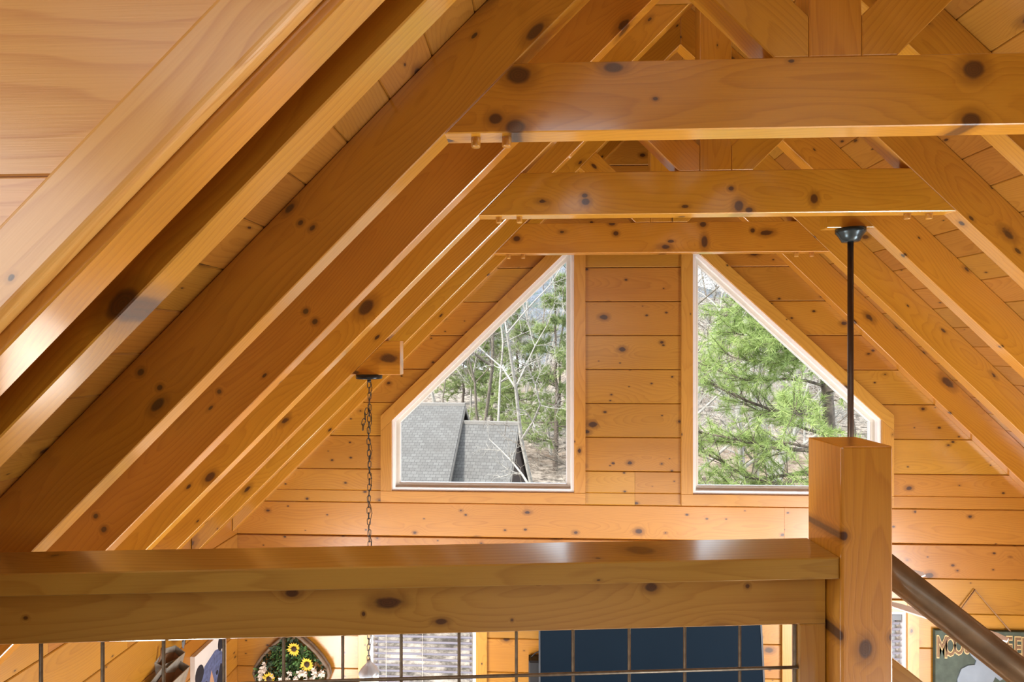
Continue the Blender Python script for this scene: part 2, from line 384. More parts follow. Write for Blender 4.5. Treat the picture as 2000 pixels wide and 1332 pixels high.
# ------------------------------------------------------------------ structure
def struct(o): o['kind'] = 'structure'; return o
ROW0, PITCH = -1.272+H, .2712
TOPZ = KC+SL*XC
back = struct(slab('wall_back', [q for q in sum([subtract([p], OPEN[0]) for p in [gable(rect(XLW-.1, XRW+.1, FLOOR, TOPZ+.1))]], [])] and
    (lambda ps: subtract(subtract(subtract(subtract(ps, OPEN[0]), OPEN[1]), OPEN[2]), OPEN[3]))([gable(rect(XLW-.1, XRW+.1, FLOOR, TOPZ+.1))]),
    (0, D+.02, 0), XA, ZA, .11, 'pine_wall', bev=0.))
n0 = int((FLOOR-ROW0)/PITCH)-1
extra = {-1: [P2(1532, 1020)[0]], 0: [P2(1240, 955)[0]]}
rnd = random.Random(3)
for n in range(n0, 14):
    z0, z1 = ROW0+n*PITCH+.0015, ROW0+(n+1)*PITCH-.0015
    z0 = max(z0, FLOOR)
    if n == -2: z1 -= .006
    if z1-z0 < .03: continue
    cuts = [XLW, XRW]
    for o_, side in zip(OPEN, ('r', 'l', 'b', 'b')):
        lo, hi = min(p[1] for p in o_), max(p[1] for p in o_); xl, xr = min(p[0] for p in o_), max(p[0] for p in o_)
        if z1 > lo and z0 < hi:
            cuts += {'r': [xr], 'l': [xl], 'b': [xl, xr]}[side]
    cuts += extra.get(n, [])
    if n in (-3, -5, -7): cuts.append(rnd.uniform(.4, 1.2))
    cuts = sorted(cuts)
    for a, b_ in zip(cuts[:-1], cuts[1:]):
        g = gable(rect(a+.0008, b_-.0008, z0, z1))
        if len(g) < 3: continue
        ps = [g]
        for o_ in OPEN: ps = subtract(ps, o_)
        ps = [p for p in ps if abs(area2(p)) > 2e-4]
        if ps: slab('board', ps, (0, D, 0), XA, ZA, .022, 'pine_wall', back, bev=.005, horiz=True)
# left wall
YB = -2.5
left = struct(slab('wall_left', rect(YB, D, FLOOR, KC+SL*XLW+.02), (XLW-.022, 0, 0), YA, ZA, .11, 'pine_wall', bev=0.))
for n in range(n0, 3):
    z0, z1 = max(ROW0+n*PITCH+.0015, FLOOR), min(ROW0+(n+1)*PITCH-.0015, KC+SL*XLW)
    if z1-z0 < .03: continue
    j = rnd.uniform(1.8, 3.2)
    for a, b_ in ((.9, j), (j+.001, D-.001)):
        slab('board', rect(a, b_, z0, z1), (XLW, 0, 0), YA, ZA, .022, 'pine_wall', left, bev=.005, horiz=True)
struct(slab('wall_right', rect(-D, -YB, FLOOR, KC2-SR*XRW+.02), (XRW, 0, 0), -YA, ZA, .11, 'pine_wall', bev=0.))
struct(box('floor', XLW-.1, XRW+.1, YB, D+.1, FLOOR-.15, FLOOR, 'floor_wood'))
loft = struct(slab('floor_loft', [rect(XLW, .98, -.25, 1.56), rect(.98, XRW, -.25, .35), rect(XLW, XRW, YB, -.25)], (0, 0, 0), XA, YA, .22, 'loft_floor', bev=0.))
struct(slab('wall_rear', clip(rect(XLW-.05, XRW, 0, 3.6), SR, 1, KC2+.03), (0, YB-.1, 0), XA, ZA, .1, 'pine_wall', bev=0.))
# ceilings
vl = Vector((math.cos(AL), 0, math.sin(AL))); vr = Vector((-math.cos(-AR), 0, math.sin(-AR)))
apexC = Vector(((KC2-KC)/(SL+SR), 0, KC+SL*(KC2-KC)/(SL+SR)))
lenL = (apexC.x-XLW)/vl.x; lenR = (XRW-apexC.x)/-vr.x
cl = struct(slab('ceiling_left', [rect(.856, D+.1, -lenL-.15, .05)], apexC+Vector((-math.sin(AL), 0, math.cos(AL)))*.021, YA, vl, .1, 'pine_ceiling', bev=0.))
cr = struct(slab('ceiling_right', [rect(-D-.1, -YB, -lenR-.15, .05)], apexC+Vector((math.sin(-AR), 0, math.cos(AR)))*.021, -YA, vr, .1, 'pine_ceiling', bev=0.))
PW = .182
for k in range(int(lenL/PW)+1):
    v1 = -k*PW; v0 = max(v1-PW+.001, -lenL); j = rnd.uniform(1.3, 3.3)
    for a, b_ in ((.856, j), (j+.001, D)):
        slab('plank', rect(a, b_, v0, v1), apexC, YA, vl, .02, 'pine_ceiling', cl, bev=.004, horiz=True)
for k in range(int(lenR/PW)+1):
    v1 = -k*PW; v0 = max(v1-PW+.001, -lenR); j = rnd.uniform(1.5, 3.3)
    for a, b_ in ((-D, -j), (-j+.001, -.9)):
        slab('plank', rect(a, b_, v0, v1), apexC, -YA, vr, .02, 'pine_ceiling', cr, bev=.004, horiz=True)
# dormer over the loft: cheek wall, sloped trim, ceiling
cheek = struct(slab('wall_dormer_cheek', clip(clip(rect(-2.6, 1.2, 0, 3.5), SL, -1, -(K+.05)), SR, 1, KC2), (0, .842, 0), XA, ZA, .009, 'pine_pale', bev=0.))
zb = unp(0, 343, .83)[1]
for a, b_ in ((zb-.2712*2, zb-.2712), (zb-.2712, zb), (zb, zb+.305), (zb+.305, zb+.61), (zb+.61, zb+.90)):
    p = clip(clip(rect(-2.4, 1.2, a+.001, b_-.001), SL, -1, -(K+.08)), SR, 1, KC2)
    if len(p) > 2 and abs(area2(p)) > 1e-4: slab('board', p, (0, .834, 0), XA, ZA, .009, 'pine_pale', cheek, bev=.003, horiz=True)
tr = struct(slab('trim_1', clip(clip(clip(rect(-2.4, 1.0, 0, 3.4), SL, -1, -(K+.028)), -SL, 1, K+.028+.112*math.hypot(1, SL)), 1, 0, XC), (0, .818, 0), XA, ZA, .034, 'pine_pale', ang=AL, bev=.006, both=True))
bm_ = tr.modifiers.new('round', 'BEVEL'); bm_.width = .006; bm_.segments = 2; bm_.limit_method = 'ANGLE'
struct(slab('ceiling_dormer', rect(XLW, XC+.6, YB, .83), (0, 0, 3.25), XA, -YA, .08, 'pine_ceiling', bev=0.))
struct(slab('wall_dormer_outer', rect(YB, .85, KC+SL*XLW-.3, 3.25), (XLW, 0, 0), YA, ZA, .1, 'pine_wall', bev=0.))

# ------------------------------------------------------------------ rafters and trusses
def rafter_poly(side):
    if side < 0:
        p = rect(XLW+.004, XC, -1, 5); p = clip(p, SL, -1, -K); return clip(p, -SL, 1, KC)
    p = rect(XC, XRW-.004, -1, 5); p = clip(p, -SR, -1, -K2); return clip(p, SR, 1, KC2)
def rafter(y, side, parent=None):
    return slab('rafter', rafter_poly(side), (0, y, 0), XA, ZA, TH, 'pine_timber', parent, ang=AL if side < 0 else AR, bev=.003, both=True)
order = {0: 'nearest of all, beside the loft dormer', 1: 'second nearest, behind the dormer one', 3: 'between near and middle truss', 5: 'before the far truss', 7: 'lying against the gable wall'}
for i, y in enumerate(RY):
    if i in (2, 4, 6): continue
    for s, nm in ((-1, 'left'), (1, 'right')):
        extra_ = ' carrying the pendant block' if (i == 5 and s < 0) else (' carrying the fan block' if i == 5 else '')
        ro = rafter(y, s)
        if s < 0 and i in (1, 3): knotted(ro, 'pine_timber', {1: [(238, 594, 46, 27)], 3: [(597, 608, 7, 6), (615, 628, 7, 6), (428, 765, 5, 5), (187, 1008, 6, 5), (203, 1034, 7, 6)]}[i])
        tag(ro, 'pine rafter on the %s slope%s, %s' % (nm, extra_, order[i]), 'rafter', 'plain rafters between the trusses')
KX, KW, STW = .885, .075, .155
tname = {2: 'nearest large', 4: 'middle', 6: 'farthest'}
for i in (2, 4, 6):
    y = RY[i]
    T = tag(empty('roof_truss', (KX, y, ZT)), '%s pine king-post truss%s' % (tname[i], {2: ' with big dark knots in its tie beam', 4: ' spanning between its neighbours', 6: ' just in front of the gable windows'}[i]), 'truss', 'king-post trusses')
    lr = rafter(y, -1, T); rafter(y, 1, T)
    if i < 6: knotted(lr, 'pine_timber', {2: [(1045, 62, 26, 11), (566, 407, 15, 7), (610, 445, 8, 5), (587, 435, 7, 5), (308, 790, 20, 10), (275, 727, 9, 7), (312, 757, 7, 6)], 4: [(715, 600, 22, 13), (770, 620, 11, 8), (410, 932, 15, 8)]}[i])
    tt = ZT+.207
    tie = clip(clip(rect(-1, 4, ZT, tt), -SL, 1, K), SR, 1, K2)
    tb = slab('tie_beam', tie, (0, y, 0), XA, ZA, TH, 'pine_timber', T, bev=.003, both=True)
    knotted(tb, 'pine_timber', {2: [(1012, 146, 28, 20), (968, 232, 15, 12), (1006, 248, 22, 17), (1198, 132, 22, 11), (1902, 136, 24, 22), (1897, 236, 22, 18), (1280, 193, 6, 4)],
                                4: [(1142, 382, 7, 5), (1144, 394, 9, 8), (1428, 368, 6, 5), (1443, 402, 10, 12), (1463, 410, 8, 6), (1590, 388, 8, 11)],
                                6: [(1376, 472, 7, 13), (1373, 438, 7, 6), (1195, 437, 7, 4), (1203, 456, 6, 5), (1009, 466, 8, 6), (1470, 450, 5, 5)]}[i])
    kp = clip(clip(rect(KX-KW, KX+KW, tt, 5), -SL, 1, K), SR, 1, K2)
    slab('king_post', kp, (0, y, 0), XA, ZA, TH, 'pine_timber', T, ang=math.pi/2, bev=.003, both=True)
    for s in (-1, 1):
        x0 = KX+s*.176
        p = rect(KX-2.2, KX-KW-.001, tt, 5) if s < 0 else rect(KX+KW+.001, KX+2.2, tt, 5)
        # band going up and outward at 45 degrees
        p = clip(p, s*1., -1., s*x0-tt) if False else clip(p, s*1., -1., s*x0-tt)
        p = clip(p, -s*1., 1., -(s*x0-tt)+STW*math.sqrt(2))
        p = clip(p, -SL, 1, K) if s < 0 else clip(p, SR, 1, K2)
        slab('strut', p, (0, y, 0), XA, ZA, TH, 'pine_timber', T, ang=s*math.pi/4, bev=.003, both=True)
    for px in ((-.165, -.07) if i == 2 else (-.157, -.055)):
        for xx in ((ZT-K)/SL+.165+px+.09, (K2-ZT)/SR-.165-px-.09):
            lathe('peg', [(.0135, -.028), (.0145, -.025), (.0145, .01)], (xx, y+TH*.5, ZT), 'pine_trim', T, 12)

# ------------------------------------------------------------------ gable windows
def poly_off(poly, d): return inset(poly if area2(poly) > 0 else poly[::-1], lambda a, b: d)
def ring(name, outer, inner, y0, t, mat, parent, bev=.002):
    n = len(outer); polys = [[outer[i], outer[(i+1) % n], inner[(i+1) % n], inner[i]] for i in range(n)]
    return slab(name, polys, (0, y0, 0), XA, ZA, t, mat, parent, bev=0.)
def window(name, poly, mid=None):
    cx = sum(p[0] for p in poly)/len(poly)
    Wn = struct(empty(name, (cx, D, min(p[1] for p in poly))))
    p0 = poly_off(poly, .0); p1 = poly_off(poly, .026); p2 = poly_off(poly, .052); p3 = poly_off(poly, .058)
    ring('window_frame', p0, p1, D-.004, .10, 'white_vinyl', Wn)
    ring('sash', p1, p2, D+.03, .05, 'beige_vinyl', Wn)
    ring('glazing_bead', p2, p3, D+.038, .03, 'white_vinyl', Wn)
    slab('pane', poly_off(poly, .055), (0, D+.055, 0), XA, ZA, .004, 'window_glass', Wn, bev=0.)
    return Wn
TW = .09
def casing(parts, Wn):
    for poly, ang in parts:
        slab('casing', poly, (0, D-.02, 0), XA, ZA, .022, 'pine_trim', Wn, ang=ang, bev=.002)
W1 = window('window_1', WIN_L); tag(W1, 'left trapezoid gable window looking onto a shingled roof', None)
W2 = window('window_2', WIN_R); tag(W2, 'right trapezoid gable window looking onto a green pine', None)
o1 = poly_off(WIN_L, -TW); o2 = poly_off(WIN_R, -TW)
casing([([o1[0], o1[1], (o1[1][0], w_b), (o1[0][0], w_b)], 0.), ([(wl_r, w_b+.001), (o1[1][0], w_b+.001), (o1[2][0], wl_rt-.05), (wl_r, wl_rt-.05)], math.pi/2),
        ([(o1[0][0], w_b+.001), (wl_l, w_b+.001), (wl_l, wl_lt-.001), (o1[3][0], wl_lt-.001-TW*sL)], math.pi/2)], W1)
dl = Vector((1, sL)).normalized(); nl = Vector((-dl.y, dl.x))
casing([([(o1[3][0], wl_lt-TW*sL), (wl_r-.06, wl_rt-.06*sL), (wl_r-.06+nl.x*TW, wl_rt-.06*sL+nl.y*TW), (o1[3][0], wl_lt-TW*sL+TW/dl.x)], math.atan(sL))], W1)
casing([([o2[0], o2[1], (o2[1][0], w_b), (o2[0][0], w_b)], 0.), ([(o2[0][0], w_b+.001), (wr_l, w_b+.001), (wr_l, wr_lt-.05), (o2[0][0], wr_lt-.05)], math.pi/2),
        ([(wr_r, w_b+.001), (o2[1][0], w_b+.001), (o2[1][0], wr_rt-.001+TW*sR), (wr_r, wr_rt-.001)], math.pi/2)], W2)
dr = Vector((1, sR)).normalized(); nr = Vector((-dr.y, dr.x))
casing([([(wr_l+.06, wr_lt+.06*sR), (o2[1][0], wr_rt+TW*sR), (o2[1][0], wr_rt+TW*sR+TW/dr.x), (wr_l+.06+nr.x*TW, wr_lt+.06*sR+nr.y*TW)], math.atan(sR))], W2)
# lower windows with blinds
for name, poly, lab in (('window_3', LOW_L, 'lower window with grey blinds left of the television'), ('window_4', LOW_R, 'lower window with blinds hidden mostly behind the newel post')):
    Wn = tag(window(name, poly), lab)
    x0, x1 = poly[0][0], poly[1][0]
    casing([(rect(x0-.09, x0, lw_b-.09, lw_t+.09), math.pi/2), (rect(x1, x1+.09, lw_b-.09, lw_t+.09), math.pi/2), (rect(x0, x1, lw_t, lw_t+.09), 0.), (rect(x0, x1, lw_b-.09, lw_b), 0.)], Wn)
    B = tag(empty('window_blind', ((x0+x1)/2, D+.005, lw_b+.02)), 'grey slatted blind in the window %s' % ('left of the television' if name == 'window_3' else 'behind the newel post'), 'blind', 'slatted window blinds')
    box('head_rail', x0+.03, x1-.03, D-.002, D+.028, lw_t-.075, lw_t-.028, 'tv_bezel' if name == 'window_4' else 'blind_slat', B)
    first = None; z = lw_t-.10; tilt = math.radians(-48)
    while z > lw_b+.04:
        M = Matrix.Translation(((x0+x1)/2, D+.012, z)) @ Matrix.Rotation(tilt, 4, 'X')
        if first is None:
            hw = (x1-x0)/2-.035; vs = []
            for yy, zz in ((-.024, -.002), (-.012, .001), (0, .002), (.012, .001), (.024, -.002)): vs += [(-hw, yy, zz), (hw, yy, zz)]
            vs += [(a, b_, c-.003) for a, b_, c in vs]
            fs = [(2*k, 2*k+1, 2*k+3, 2*k+2) for k in range(4)]+[(10+2*k+2, 10+2*k+3, 10+2*k+1, 10+2*k) for k in range(4)]+[(0, 10, 11, 1), (8, 9, 19, 18)]
            fs += [(2*k, 2*k+2, 12+2*k, 10+2*k) for k in range(4)]+[(2*k+1, 11+2*k, 13+2*k, 2*k+3) for k in range(4)]
            first = mesh('slat', vs, fs, 'blind_slat', B, M)
        else: share(first, 'slat', B, M)
        z -= .047
    for f_ in (.16, .5, .84):
        xx = x0+(x1-x0)*f_; tube('cord', [(xx, D-.012, lw_t-.06), (xx, D-.012, lw_b+.03)], .0022, 'blind_cord', B, 6)

# ------------------------------------------------------------------ loft railing
px_, py_ = camxy(.855, 1.336)
A26 = math.radians(2.63)
r0, r1 = camxy(math.cos(A26), math.sin(A26)); RU = Vector((r0, r1, 0)).normalized(); RN = ZA.cross(RU)
RO = Vector((px_, py_, 0))
def rbox(name, s0, s1, t0, t1, z0, z1, mat, parent, ang=0., bev=.003):
    return slab(name, rect(s0, s1, z0, z1), RO+RN*t0, RU, ZA, t1-t0, mat, parent, ang, bev, True)
PO = tag(rbox('newel_post', .002, .142, -.004, .138, 0., H-.262, 'pine_timber', None, math.pi/2, .004), 'thick square pine newel post with rounded top at the rail end', 'post')
knotted(PO, 'pine_timber', [(1690, 1268, 22, 16), (1648, 1047, 10, 9), (1641, 1243, 13, 8), (1744, 1245, 10, 9)])
bv = PO.modifiers.new('round', 'BEVEL'); bv.width = .009; bv.segments = 3; bv.limit_method = 'ANGLE'
R = tag(empty('loft_railing', tuple(RO-RU*1.1)), 'pine loft railing with flat cap and square wire mesh infill', 'railing')
SE = -2.42
rbox('cap_rail', SE, 0., 0., .14, H-.609, H-.553, 'pine_rail', R)
tr_ = rbox('top_rail', SE, -.001, .052, .092, H-.754, H-.6095, 'pine_rail', R)
knotted(tr_, 'pine_rail', [(570, 1158, 15, 10), (1272, 1147, 14, 10), (710, 1199, 4, 5), (1000, 1211, 3, 3), (862, 1214, 14, 7), (50, 1207, 5, 4), (1460, 1145, 5, 5), (1052, 1140, 4, 3)])
rbox('stile', -.074, -.001, .052, .092, .10, H-.7545, 'pine_rail', R, math.pi/2)
rbox('stile', SE, SE+.07, .052, .092, .10, H-.7545, 'pine_rail', R, math.pi/2)
rbox('bottom_rail', SE, -.001, .052, .092, .0, .099, 'pine_rail', R)
s = -.079; k = 0; vw = None
def RP(s_, t_, z): return RO+RU*s_+RN*t_+ZA*z
MZ = H-.875
while s > SE+.08:
    c = RP(s, .070, (.1+H-.75)/2)
    if vw is None: vw = tube('wire', [RP(s, .070, .1), RP(s, .070, H-.75)], .0042, 'wire_steel', R)
    else: share(vw, 'wire', R, Matrix.Translation(c))
    s -= .1524
hw = None
for k in range(-1, 5):
    z = MZ-k*.1524
    if z > H-.76 or z < .1: continue
    tube('cross_wire', [RP(SE+.07, .062, z), RP(-.074, .062, z)], .0042, 'wire_steel', R)
# stair handrail going down to the right
pa = camxy(1.02, 1.43); dirx = Vector((1, .0, 0))
HA = Vector((pa[0], pa[1], H-.600)); HB = HA+Vector((1, -.06, -.80))*2.3
Hr = tag(empty('stair_handrail', tuple(HB.xy)+(FLOOR,)), 'round bronze-brown pipe handrail sloping down from the newel post', 'handrail')
tube('pipe', [HA, HB], .041, 'pipe_bronze', Hr, 20)
lo = Vector((0, 0, -.338))
slab('lower_rail', [(0, 0), (2.1, -2.1*.79), (2.1, -2.1*.79-.10), (0, -.10)], Vector((HA.x, HA.y-.02, H-.838)), XA, ZA, .04, 'pine_rail', Hr, -math.atan(.757), .002, True)
box('newel', HB.x-.07, HB.x+.07, HB.y-.07, HB.y+.07, FLOOR, HB.z+.1, 'pine_timber', Hr)

# ------------------------------------------------------------------ pendant on its block, left
yb = RY[5]
xr, _ = unp(781.5, 700, yb); zb_ = unp(740, 732, yb)[1]; zt_ = unp(770, 666, yb)[1]
bl = clip(rect(-2, xr, zb_, zt_), -SL, 1, K) if False else clip(rect(-2, xr, zb_, zt_), -SL, 1, K-.001)
tag(slab('pendant_block', bl, (0, yb, 0), XA, ZA, TH, 'pine_timber', None, 0., .002, True), 'wedge-shaped pine block under the left rafter holding the chain', 'block')
xch = unp(721, 740, yb+.04)[0]; ych = yb+TH/2
Pn = tag(empty('pendant_lantern', (xch, ych, zb_)), 'lantern pendant hanging on a long dark chain at left', 'pendant lamp')
lathe('ceiling_plate', [(.075, -.026), (.078, -.022), (.078, 0)], (xch, ych, zb_), 'black_metal', Pn)
lathe('loop_mount', [(.004, -.05), (.012, -.044), (.012, -.026)], (xch, ych, zb_), 'black_metal', Pn, 12)
def linkpts(h, wd):
    pts = []
    for k in range(14):
        a = 2*math.pi*k/14; pts.append((math.cos(a)*wd, 0, math.sin(a)*wd+(h if math.sin(a) >= 0 else -h)))
    return pts
z = zb_-.06; zend = unp(718, 1288, ych)[1]; k = 0; L0 = None
while z > zend:
    M = Matrix.Translation((xch+.003*math.sin(k*.5), ych, z)) @ Matrix.Rotation(math.pi/2*(k % 2)+.35+.3*math.sin(k), 4, 'Z')
    if L0 is None:
        L0 = tube('chain_link', linkpts(.011, .0098), .0023, 'black_metal', Pn, 5, True); L0.matrix_basis = world(Pn).inverted() @ M
    else: share(L0, 'chain_link', Pn, M)
    z -= .0345; k += 1
for k, (dx, dz) in enumerate(((-.012, -.22), (-.022, -.25), (-.030, -.285), (-.034, -.315))):
    share(L0, 'chain_link', Pn, Matrix.Translation((xch+dx, ych-.01, zb_+dz)) @ Matrix.Rotation(.3+1.3*(k % 2), 4, 'Z') @ Matrix.Rotation(.25, 4, 'Y'))
tube('cord', [(xch+.006+.012*math.sin(q*1.4), ych+.008*math.cos(q*1.4), zb_-.04-q*(zb_-.04-zend)/40) for q in range(41)], .0022, 'black_metal', Pn, 5)
lathe('lantern_cap', [(.058, -.075), (.062, -.066), (.048, -.045), (.026, -.022), (.016, -.01), (.010, .008)], (xch, ych, zend-.01), 'lantern_metal', Pn)
lathe('glass_shade', [(.046, -.28), (.055, -.26), (.055, -.10), (.05, -.0755)], (xch, ych, zend-.01), 'bulb_glass', Pn)
light('pendant_bulb', 'POINT', (xch, ych, zend-.42), 14, (1, .93, .84), shadow_soft_size=.3)

# ------------------------------------------------------------------ ceiling fan on its block, right
zf = unp(1650, 444, yb)[1]; xl_ = unp(1616, 440, yb)[0]
bl = clip(rect(xl_, 4, zf, zf+.20), SR, 1, K2-.001)
tag(slab('fan_block', bl, (0, yb, 0), XA, ZA, TH, 'pine_timber', None, 0., .002, True), 'wedge-shaped pine block under the right rafter holding the fan rod', 'block')
xf = unp(1661, 445, yb+.04)[0]; yf = yb+TH/2; zbl = H-1.427
F = tag(empty('ceiling_fan', (xf, yf, zf)), 'dark ceiling fan on a long thin downrod at right', 'ceiling fan')
lathe('canopy', [(.030, -.078), (.045, -.076), (.058, -.05), (.068, -.034), (.076, -.024), (.078, -.02), (.078, 0)], (xf, yf, zf), 'fan_iron', F, 28)
tube('downrod', [(xf, yf, zf-.07), (xf, yf, zbl+.1)], .0155, 'bronze_rod', F, 14)
lathe('motor_housing', [(.05, -.12), (.11, -.10), (.14, -.03), (.14, .04), (.10, .09), (.03, .12)], (xf, yf, zbl), 'bronze_rod', F, 28)
for k in range(5):
    a = -math.radians(46)+k*2*math.pi/5
    M = Matrix.Translation((xf, yf, zbl)) @ Matrix.Rotation(a, 4, 'Z') @ Matrix.Rotation(math.radians(-8), 4, 'X')
    vs = [(.15, -.02, 0), (.22, -.055, 0), (.50, -.07, 0), (.62, -.062, 0), (.66, -.03, 0), (.66, .03, 0), (.62, .062, 0), (.50, .07, 0), (.22, .055, 0), (.15, .02, 0)]
    n_ = len(vs); vs2 = vs+[(x_, y_, -.008) for x_, y_, z_ in vs]
    fs = [tuple(range(n_)), tuple(range(n_, 2*n_))[::-1]]+[(j, j+n_, (j+1) % n_+n_, (j+1) % n_) for j in range(n_)]
    mesh('blade', vs2, fs, 'white_vinyl', F, M)  # blades white: the window's reflection is put into their colour
lathe('added_light_bowl', [(.02, -.20), (.07, -.185), (.10, -.15), (.105, -.125)], (xf, yf, zbl), 'bulb_glass', F, 24)  # light kit is an addition, out of view behind the post
light('fan_fill_light', 'POINT', (xf, yf, zbl-.50), 12, (1, .93, .84), shadow_soft_size=.35)  # added light under the fan to lift the timber undersides

# ------------------------------------------------------------------ lower wall things
# television
def PY(px, py, Y): x, z = unp(px, py, Y); return Vector((x, Y, z))
tvY = 3.93; tl = unp(1052, 1215, tvY); trr = unp(1488, 1215, tvY); tvw = trr[0]-tl[0]; tvc = (tl[0]+trr[0])/2
TV = tag(empty('television', (tvc, D-.06, tl[1]-.55)), 'large flat black television on the gable wall below the windows', 'television')
tilt = Matrix.Translation((tvc, tvY, tl[1])) @ Matrix.Rotation(math.radians(-7), 4, 'X')
def tv_part(name, x0, x1, y0, y1, z0, z1, mat):
    vs = [(x, y, z) for x in (x0, x1) for y in (y0, y1) for z in (z0, z1)]
    return mesh(name, vs, [(0, 1, 3, 2), (4, 6, 7, 5), (0, 4, 5, 1), (2, 3, 7, 6), (0, 2, 6, 4), (1, 5, 7, 3)], mat, TV, tilt)
h2 = tvw/2
tv_part('screen', -h2+.012, h2-.012, -.002, .0, -.82, .13, 'tv_screen')
tv_part('back_panel', -h2+.004, h2-.004, .0, .035, -.83, .14, 'tv_bezel')
for a in ((-h2, -h2+.013, -.85, .15), (h2-.013, h2, -.85, .15), (-h2, h2, .137, .15), (-h2, h2, -.85, -.83)): tv_part('bezel', a[0], a[1], -.006, .02, a[2], a[3], 'tv_bezel')
mesh('wall_bracket', [(x, y, z) for x in (-.2, .2) for y in (tvY+.03, D-.001) for z in (-.45, -.25)], [(0, 1, 3, 2), (4, 6, 7, 5), (0, 4, 5, 1), (2, 3, 7, 6), (0, 2, 6, 4), (1, 5, 7, 3)], 'black_metal', TV, Matrix.Translation((tvc, 0, tl[1])))
# small speaker left of the tv
sp = PY(1046, 1286, D-.06)
SPK = tag(empty('speaker', (sp.x, D-.05, sp.z-.32)), 'small black box speaker at the left edge of the television', 'speaker')
o = box('body', sp.x-.055, sp.x+.05, D-.10, D-.001, sp.z-.32, sp.z, 'speaker_black', SPK, .012)
tube('cable', [(sp.x-.04+.016*q, D-.05, sp.z-.004+.05*math.sin(min(q, 5)/5*math.pi*.62)) for q in range(6)], .004, 'speaker_black', SPK, 6)
# flower arrangement in a pointed frame
fa = PY(569, 1234, D-.05)
FA = tag(empty('flower_wreath', (fa.x, D-.02, fa.z-.62)), 'pointed arch frame filled with sunflowers, greenery and pale blossoms', 'wall decor')
def arch(s): # half outline from the tip downward
    return [(s*x_, -z_) for x_, z_ in ((0, 0), (.07, .045), (.16, .12), (.24, .205), (.295, .285), (.31, .34), (.27, .44), (.14, .56), (0, .62))]
for s in (-1, 1):
    tube('frame_side', [(fa.x+x_, D-.05, fa.z+z_) for x_, z_ in arch(s)], .013, 'frame_wood_grey', FA, 8)
    tube('frame_back', [(fa.x+x_, D-.015, fa.z+z_) for x_, z_ in arch(s)], .012, 'frame_wood_grey', FA, 8)
tw_v, tw_f = [], []
def inside(x_, z_):
    z_ = -z_
    for (a, b_), (c, d_) in zip(arch(1)[:-1], arch(1)[1:]):
        if -b_ <= z_ <= -d_: return abs(x_) < a+(c-a)*(z_+b_)/(-d_+b_+1e-9)-.025
    return False
def tuft_leaf(vs, fs, p, d, L, W):
    d = d.normalized(); s_ = d.orthogonal().normalized(); s_.rotate(Matrix.Rotation(rnd.uniform(0, 6.28), 3, d)); b0 = len(vs); nrm = d.cross(s_)
    vs += [p, p+d*L*.5+s_*W+nrm*W*.3, p+d*L, p+d*L*.5-s_*W+nrm*W*.3]; fs += [(b0, b0+1, b0+2), (b0, b0+2, b0+3)]
def foliage(name, mat, n, L, W, box_, keep):
    vs, fs = [], []; c = 0
    while c < n:
        x_, z_ = rnd.uniform(box_[0], box_[1]), rnd.uniform(box_[2], box_[3])
        if not inside(x_, z_) or not keep(x_, z_): c += .2; continue
        d = Vector((rnd.uniform(-1, 1), rnd.uniform(-1.2, -.1), rnd.uniform(-1, 1)))
        tuft_leaf(vs, fs, Vector((fa.x+x_, D-.03-rnd.uniform(0, .035), fa.z+z_)), d, L*rnd.uniform(.6, 1.2), W); c += 1
    o = mesh(name, vs, fs, mat, FA); o['kind'] = 'stuff'; return o
foliage('dark_leaves', 'leaf_dark', 700, .05, .014, (-.3, .3, -.6, -.03), lambda x_, z_: True)
foliage('green_leaves', 'leaf_green', 650, .035, .011, (-.2, .2, -.32, -.10), lambda x_, z_: abs(x_-.02)+abs(z_+.19)*.8 < .19)
foliage('lower_leaves', 'leaf_green', 400, .04, .010, (-.3, .3, -.6, -.3), lambda x_, z_: True)
def sunflower(x_, z_, r):
    c = Vector((fa.x+x_, D-.085, fa.z+z_)); vs, fs = [], []
    for k in range(16):
        a = 2*math.pi*k/16+rnd.uniform(-.1, .1); d = Vector((math.cos(a), -.15, math.sin(a))); t_ = Vector((-math.sin(a), 0, math.cos(a))); L = r*rnd.uniform(.85, 1.1); b0 = len(vs)
        vs += [c+d*r*.3, c+d*L*.65+t_*r*.15, c+d*L, c+d*L*.65-t_*r*.15]; fs.append((b0, b0+1, b0+2, b0+3))
    S = mesh('sunflower', vs, fs, 'petal_yellow', FA)
    M = Matrix.Translation(c) @ Matrix.Rotation(math.pi/2, 4, 'X')
    o = lathe('flower_centre', [(r*.36, -.004), (r*.36, .006), (r*.22, .014), (.003, .016)], (0, 0, 0), 'flower_centre', S, 12); o.matrix_basis = world(S).inverted() @ M
for a in ((.04, -.115, .058), (.145, -.235, .06), (-.165, -.36, .058), (.09, -.42, .06), (-.02, -.50, .05)): sunflower(*a)
bl0 = None
for k in range(70):
    x_, z_ = rnd.uniform(-.3, .3), rnd.uniform(-.58, -.22)
    if not inside(x_, z_) or (z_ > -.30 and abs(x_) < .17): continue
    c = Vector((fa.x+x_, D-.075-rnd.uniform(0, .015), fa.z+z_)); vs, fs = [], []
    M = Matrix.Translation(c) @ Matrix.Rotation(rnd.uniform(0, 6), 4, 'Y') @ Matrix.Scale(rnd.uniform(.8, 1.35), 4)
    if bl0 is None:
        for q in range(7):
            a = q*2*math.pi/7; d = Vector((math.cos(a), -.5, math.sin(a))); tuft_leaf(vs, fs, Vector((0, 0, 0)), d, .030, .011)
        bl0 = mesh('blossom', vs, fs, 'blossom_white', FA, M)
    else: share(bl0, 'blossom', FA, M)
